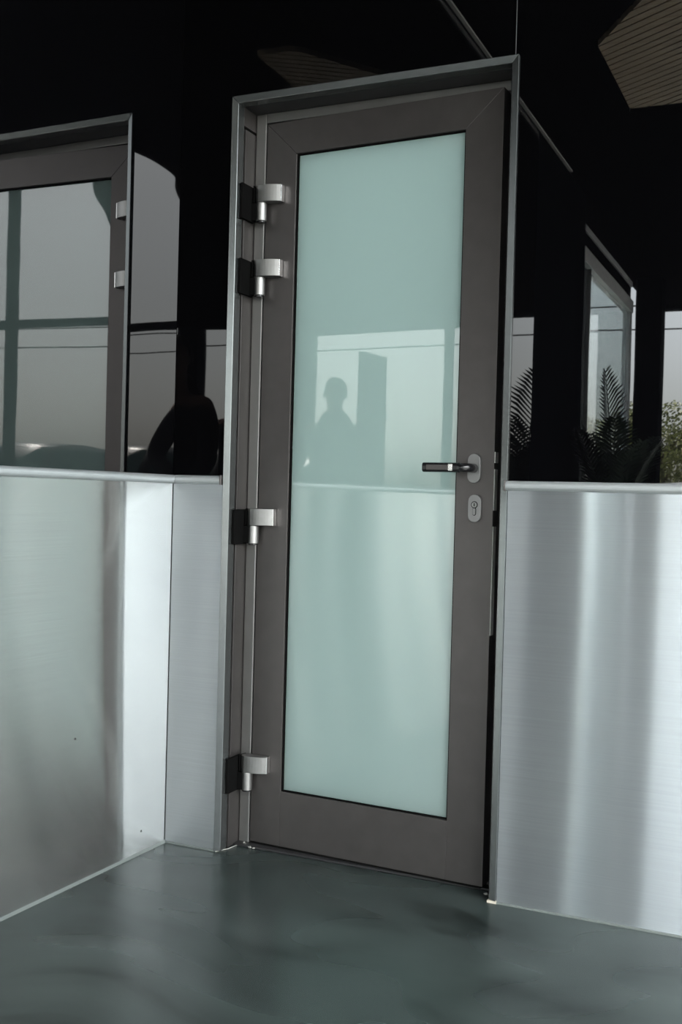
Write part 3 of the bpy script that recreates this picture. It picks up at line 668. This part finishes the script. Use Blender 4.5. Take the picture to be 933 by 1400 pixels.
def palm(loc, label, h=2.0, seed=1):
    random.seed(seed)
    t = tag(empty('potted_palm', loc), label, 'plant')
    bm = BM(); lathe(bm, [(0.13, 0.0), (0.15, 0.02), (0.185, 0.40), (0.19, 0.42), (0.165, 0.42), (0.160, 0.38)], (0, 0, 0), 28); obj('planter', bm, 'pot', t)
    bm = BM(); lathe(bm, [(0.158, 0.375), (0.158, 0.385)], (0, 0, 0), 24); obj('soil', bm, 'soil', t)
    for k in range(5):
        a = k*2.4; bm = BM(); x, y = 0.05*math.cos(a), 0.05*math.sin(a)
        tube(bm, [(x, y, 0.38), (x*1.3, y*1.3, 0.75), (x*1.6, y*1.6, 1.05)], [0.013, 0.011, 0.008], 8); obj('stem', bm, 'stem', t)
    frond('frond', (0.0, 0, 0.95), 2.6, h-0.98, 1.50, 0.05, t, 28, 0.40)
    for k in range(10):
        a = k*2.4+0.5; frond('frond', (0.06*math.cos(a), 0.06*math.sin(a), 0.80+0.03*(k % 4)), a, random.uniform(0.55, 0.85), random.uniform(1.15, 1.4), random.uniform(0.05, 0.14), t, 24, 0.26)
    return t
palm((0.24, -5.28, 0), 'tall feathery potted palm mirrored right of the door in front of the glazing', 2.0, 3)

# ================================================================== CARS on the forecourt (mirrored)
def car(loc, rz, paint, label, H=1.66):
    t = tag(empty('parked_car', loc), label, 'car'); t.rotation_euler = (0, 0, rz)
    sec = [(-2.18, 0.66, 0.42, 0.62), (-2.10, 0.80, 0.30, 0.78), (-1.75, 0.88, 0.26, 0.90), (-1.05, 0.90, 0.24, 0.99), (0.0, 0.91, 0.24, 1.00), (1.2, 0.91, 0.24, 1.01), (1.85, 0.88, 0.28, 1.02), (2.10, 0.82, 0.34, 0.98), (2.18, 0.70, 0.48, 0.80)]
    bm = BM(); rings = []
    for y, hw, z0, z1 in sec:
        pr = [(-hw*0.92, z0), (-hw, z0+0.10), (-hw*1.0, (z0+z1)/2), (-hw*0.97, z1-0.08), (-hw*0.88, z1), (0, z1+0.03), (hw*0.88, z1), (hw*0.97, z1-0.08), (hw, (z0+z1)/2), (hw, z0+0.10), (hw*0.92, z0)]
        rings.append([bm.verts.new((x, y, z)) for x, z in pr])
    m = len(rings[0])
    for a, b in zip(rings, rings[1:]):
        for k in range(m): bm.faces.new((a[k], a[(k+1) % m], b[(k+1) % m], b[k]))
    bm.faces.new(rings[0]); bm.faces.new(rings[-1][::-1]); obj('car_body', bm, paint, t, smooth=True)
    cab = [(-1.10, 0.80, 0.98, 1.0), (-0.45, 0.70, 0.98, H-0.10), (-0.10, 0.655, 0.98, H-0.02), (0.7, 0.645, 0.98, H), (1.45, 0.63, 0.98, H-0.05), (1.62, 0.66, 0.98, H-0.16), (1.98, 0.76, 0.98, 1.02)]
    bm = BM(); rings = []
    for y, tw, z0, z1 in cab:
        bw = 0.82; q = max(0.0, (z1-z0))
        pr = [(-bw, z0)]+[(-(bw+(tw-bw)*f), z0+q*f*0.93) for f in (0.5, 0.9)]+[(-tw*0.86, z1-0.02*min(1, q*4)), (0, z1+0.015), (tw*0.86, z1-0.02*min(1, q*4))]+[((bw+(tw-bw)*f), z0+q*f*0.93) for f in (0.9, 0.5)]+[(bw, z0)]
        rings.append([bm.verts.new((x, y, z)) for x, z in pr])
    m = len(rings[0])
    for a, b in zip(rings, rings[1:]):
        for k in range(m): bm.faces.new((a[k], a[(k+1) % m], b[(k+1) % m], b[k]))
    bm.faces.new(rings[0]); bm.faces.new(rings[-1][::-1]); obj('cabin', bm, paint, t, smooth=True)
    def quad(name, pts, mat='carglass', th=0.012):
        bm = BM(); P = [Vector(p) for p in pts]; n = (P[1]-P[0]).cross(P[2]-P[0]).normalized()*th
        A = [bm.verts.new(p+n) for p in P]; B = [bm.verts.new(p-n) for p in P]; bm.faces.new(A); bm.faces.new(B[::-1])
        for i in range(len(P)): bm.faces.new((A[i], A[(i+1) % len(P)], B[(i+1) % len(P)], B[i]))
        return obj(name, bm, mat, t)
    quad('windscreen', [(-0.70, -1.08, 1.035), (0.70, -1.08, 1.035), (0.60, -0.42, H-0.12), (-0.60, -0.42, H-0.12)], th=0.03)
    quad('rear_window', [(-0.66, 1.98, 1.06), (0.66, 1.98, 1.06), (0.55, 1.66, H-0.17), (-0.55, 1.66, H-0.17)], th=0.03)
    for s in (-1, 1):
        quad('side_window', [(s*0.815, -0.80, 1.02), (s*0.815, 0.30, 1.02), (s*0.70, 0.30, H-0.13), (s*0.70, -0.40, H-0.15)], th=0.014)
        quad('side_window', [(s*0.815, 0.38, 1.02), (s*0.815, 1.55, 1.02), (s*0.70, 1.35, H-0.15), (s*0.70, 0.38, H-0.13)], th=0.014)
        bm = BM(); box(bm, s*0.55-0.14, s*0.55+0.14, -2.19, -2.05, 0.62, 0.76); obj('headlamp', bm, 'alu', t, bevel=0.02)
        bm = BM(); box(bm, s*0.93-0.08, s*0.93+0.08, -0.86, -0.74, 0.98, 1.10); obj('door_mirror', bm, paint, t, bevel=0.03)
        for y in (-1.35, 1.35):
            bm = BM(); tube(bm, [(s*0.72, y, 0.33), (s*0.74, y, 0.33), (s*0.90, y, 0.33), (s*0.92, y, 0.33)], [0.29, 0.33, 0.33, 0.29], 28); wh = obj('wheel', bm, 'tyre', t)
            bm = BM(); tube(bm, [(s*0.90, y, 0.33), (s*0.93, y, 0.33)], [0.21, 0.19], 20); obj('hub_cap', bm, 'alu', wh)
    return t
GZ = -0.13
car((8.22, -14.3, GZ), math.pi, 'car_a', 'black parked car mirrored low in the upper left wall beside the photographer', 1.85)
car((10.16, -13.2, GZ), math.pi, 'car_b', 'graphite parked car mirrored at the left picture edge just above the rail', 1.95)
car((3.85, -14.6, GZ), math.pi, 'car_b', 'graphite parked car mirrored in the door glass under the lever handle', 1.75)
car((-1.15, -20.5, GZ), math.pi, 'car_c', 'silver parked car mirrored at the right edge below the trees', 1.62)

# ================================================================== SHRUBS, TREES, POWER LINE (mirrored)
def shrub(loc, label):
    random.seed(21); t = tag(empty('grass_shrub', loc), label, 'shrub')
    for k in range(60):
        a = random.uniform(0, 6.28); r = random.uniform(0, 0.4); h = random.uniform(1.0, 1.75); le = random.uniform(0.05, 0.3)
        b = Vector((r*math.cos(a), r*math.sin(a), 0)); d = Vector((math.cos(a), math.sin(a), 0)); sdv = Vector((-d.y, d.x, 0))*0.03
        bm = BM(); pr = []
        for i in range(5):
            f = i/4; p = b+d*le*f*f+Vector((0, 0, h*f)); wdt = sdv*(1-f)*1.2+sdv*0.05
            pr.append((bm.verts.new(p-wdt), bm.verts.new(p+wdt)))
        for (a1, b1), (a2, b2) in zip(pr, pr[1:]): bm.faces.new((a1, b1, b2, a2))
        obj('blade', bm, 'reed', t)
    return t
shrub((5.05, -11.5, GZ), 'tufted grass shrub mirrored in the door glass left of the parked car')
def tree(loc, h, r, label, seed):
    random.seed(seed); t = tag(empty('tree', loc), label, 'tree', 'trees at the far side of the forecourt')
    bm = BM(); tube(bm, [(0, 0, 0), (0.05, 0.03, h*0.35), (-0.04, 0.0, h*0.75)], [0.14, 0.10, 0.04], 10)
    for k in range(6):
        a = k*1.1; z = h*(0.3+0.06*k); tube(bm, [(0, 0, z), (r*0.5*math.cos(a), r*0.5*math.sin(a), z+h*0.18)], [0.05, 0.02], 6)
    obj('trunk', bm, 'bark', t)
    bm = BM(); cl = [(Vector((random.uniform(-.6, .6)*r, random.uniform(-.6, .6)*r, h*random.uniform(0.35, 0.88))), r*random.uniform(0.32, 0.5)) for _ in range(16)]
    for _ in range(9000):
        c, cr = random.choice(cl); d = Vector((random.gauss(0, 1), random.gauss(0, 1), random.gauss(0, 1))).normalized()
        p = c+d*cr*random.uniform(0.75, 1.0); p.z = max(0.15, min(p.z, h))
        n = (d+Vector((random.uniform(-.7, .7), random.uniform(-.7, .7), random.uniform(-.3, .9)))).normalized(); x = n.orthogonal().normalized()*0.05; y = n.cross(x).normalized()*0.035
        bm.faces.new([bm.verts.new(q) for q in (p-x, p-y, p+x, p+y)])
    o = obj('crown', bm, 'leaft', t); o['kind'] = 'stuff'
    return t
tree((-2.7, -28.0, GZ), 4.0, 1.5, 'sunlit bushy tree mirrored at the right picture edge above the silver car', 1)
tree((-5.7, -29.4, GZ), 4.1, 1.4, 'bushy tree mirrored through the shopfront glazing behind the palm', 2)
PX0, PX1, PYY = -24.0, 40.0, -20.0
def pole(x, label):
    t = tag(empty('utility_pole', (x, PYY, GZ)), label, 'pole')
    bm = BM(); tube(bm, [(0, 0, 0), (0, 0, 5.5)], [0.12, 0.09], 14); obj('pole_shaft', bm, 'bark', t)
    bm = BM(); box(bm, -0.05, 0.05, -0.5, 0.5, 5.05, 5.15); obj('cross_arm', bm, 'bark', t)
pole(PX0, 'wooden utility pole far beyond the post at the end of the overhead cables'); pole(PX1, 'wooden utility pole at the opposite end of the overhead cables')
for z, dy, lab in ((4.55, 0.0, 'lower thin overhead cable mirrored across the pale sky'), (4.98, 0.25, 'upper thin overhead cable mirrored close under the canopy edge')):
    bm = BM(); n = 40; pts = [(PX0+(PX1-PX0)*i/n, PYY+dy, z+0.55*((2*i/n-1)**2)-0.04) for i in range(n+1)]
    tube(bm, pts, 0.016, 6); tag(obj('overhead_cable', bm, 'wire'), lab, 'cable')
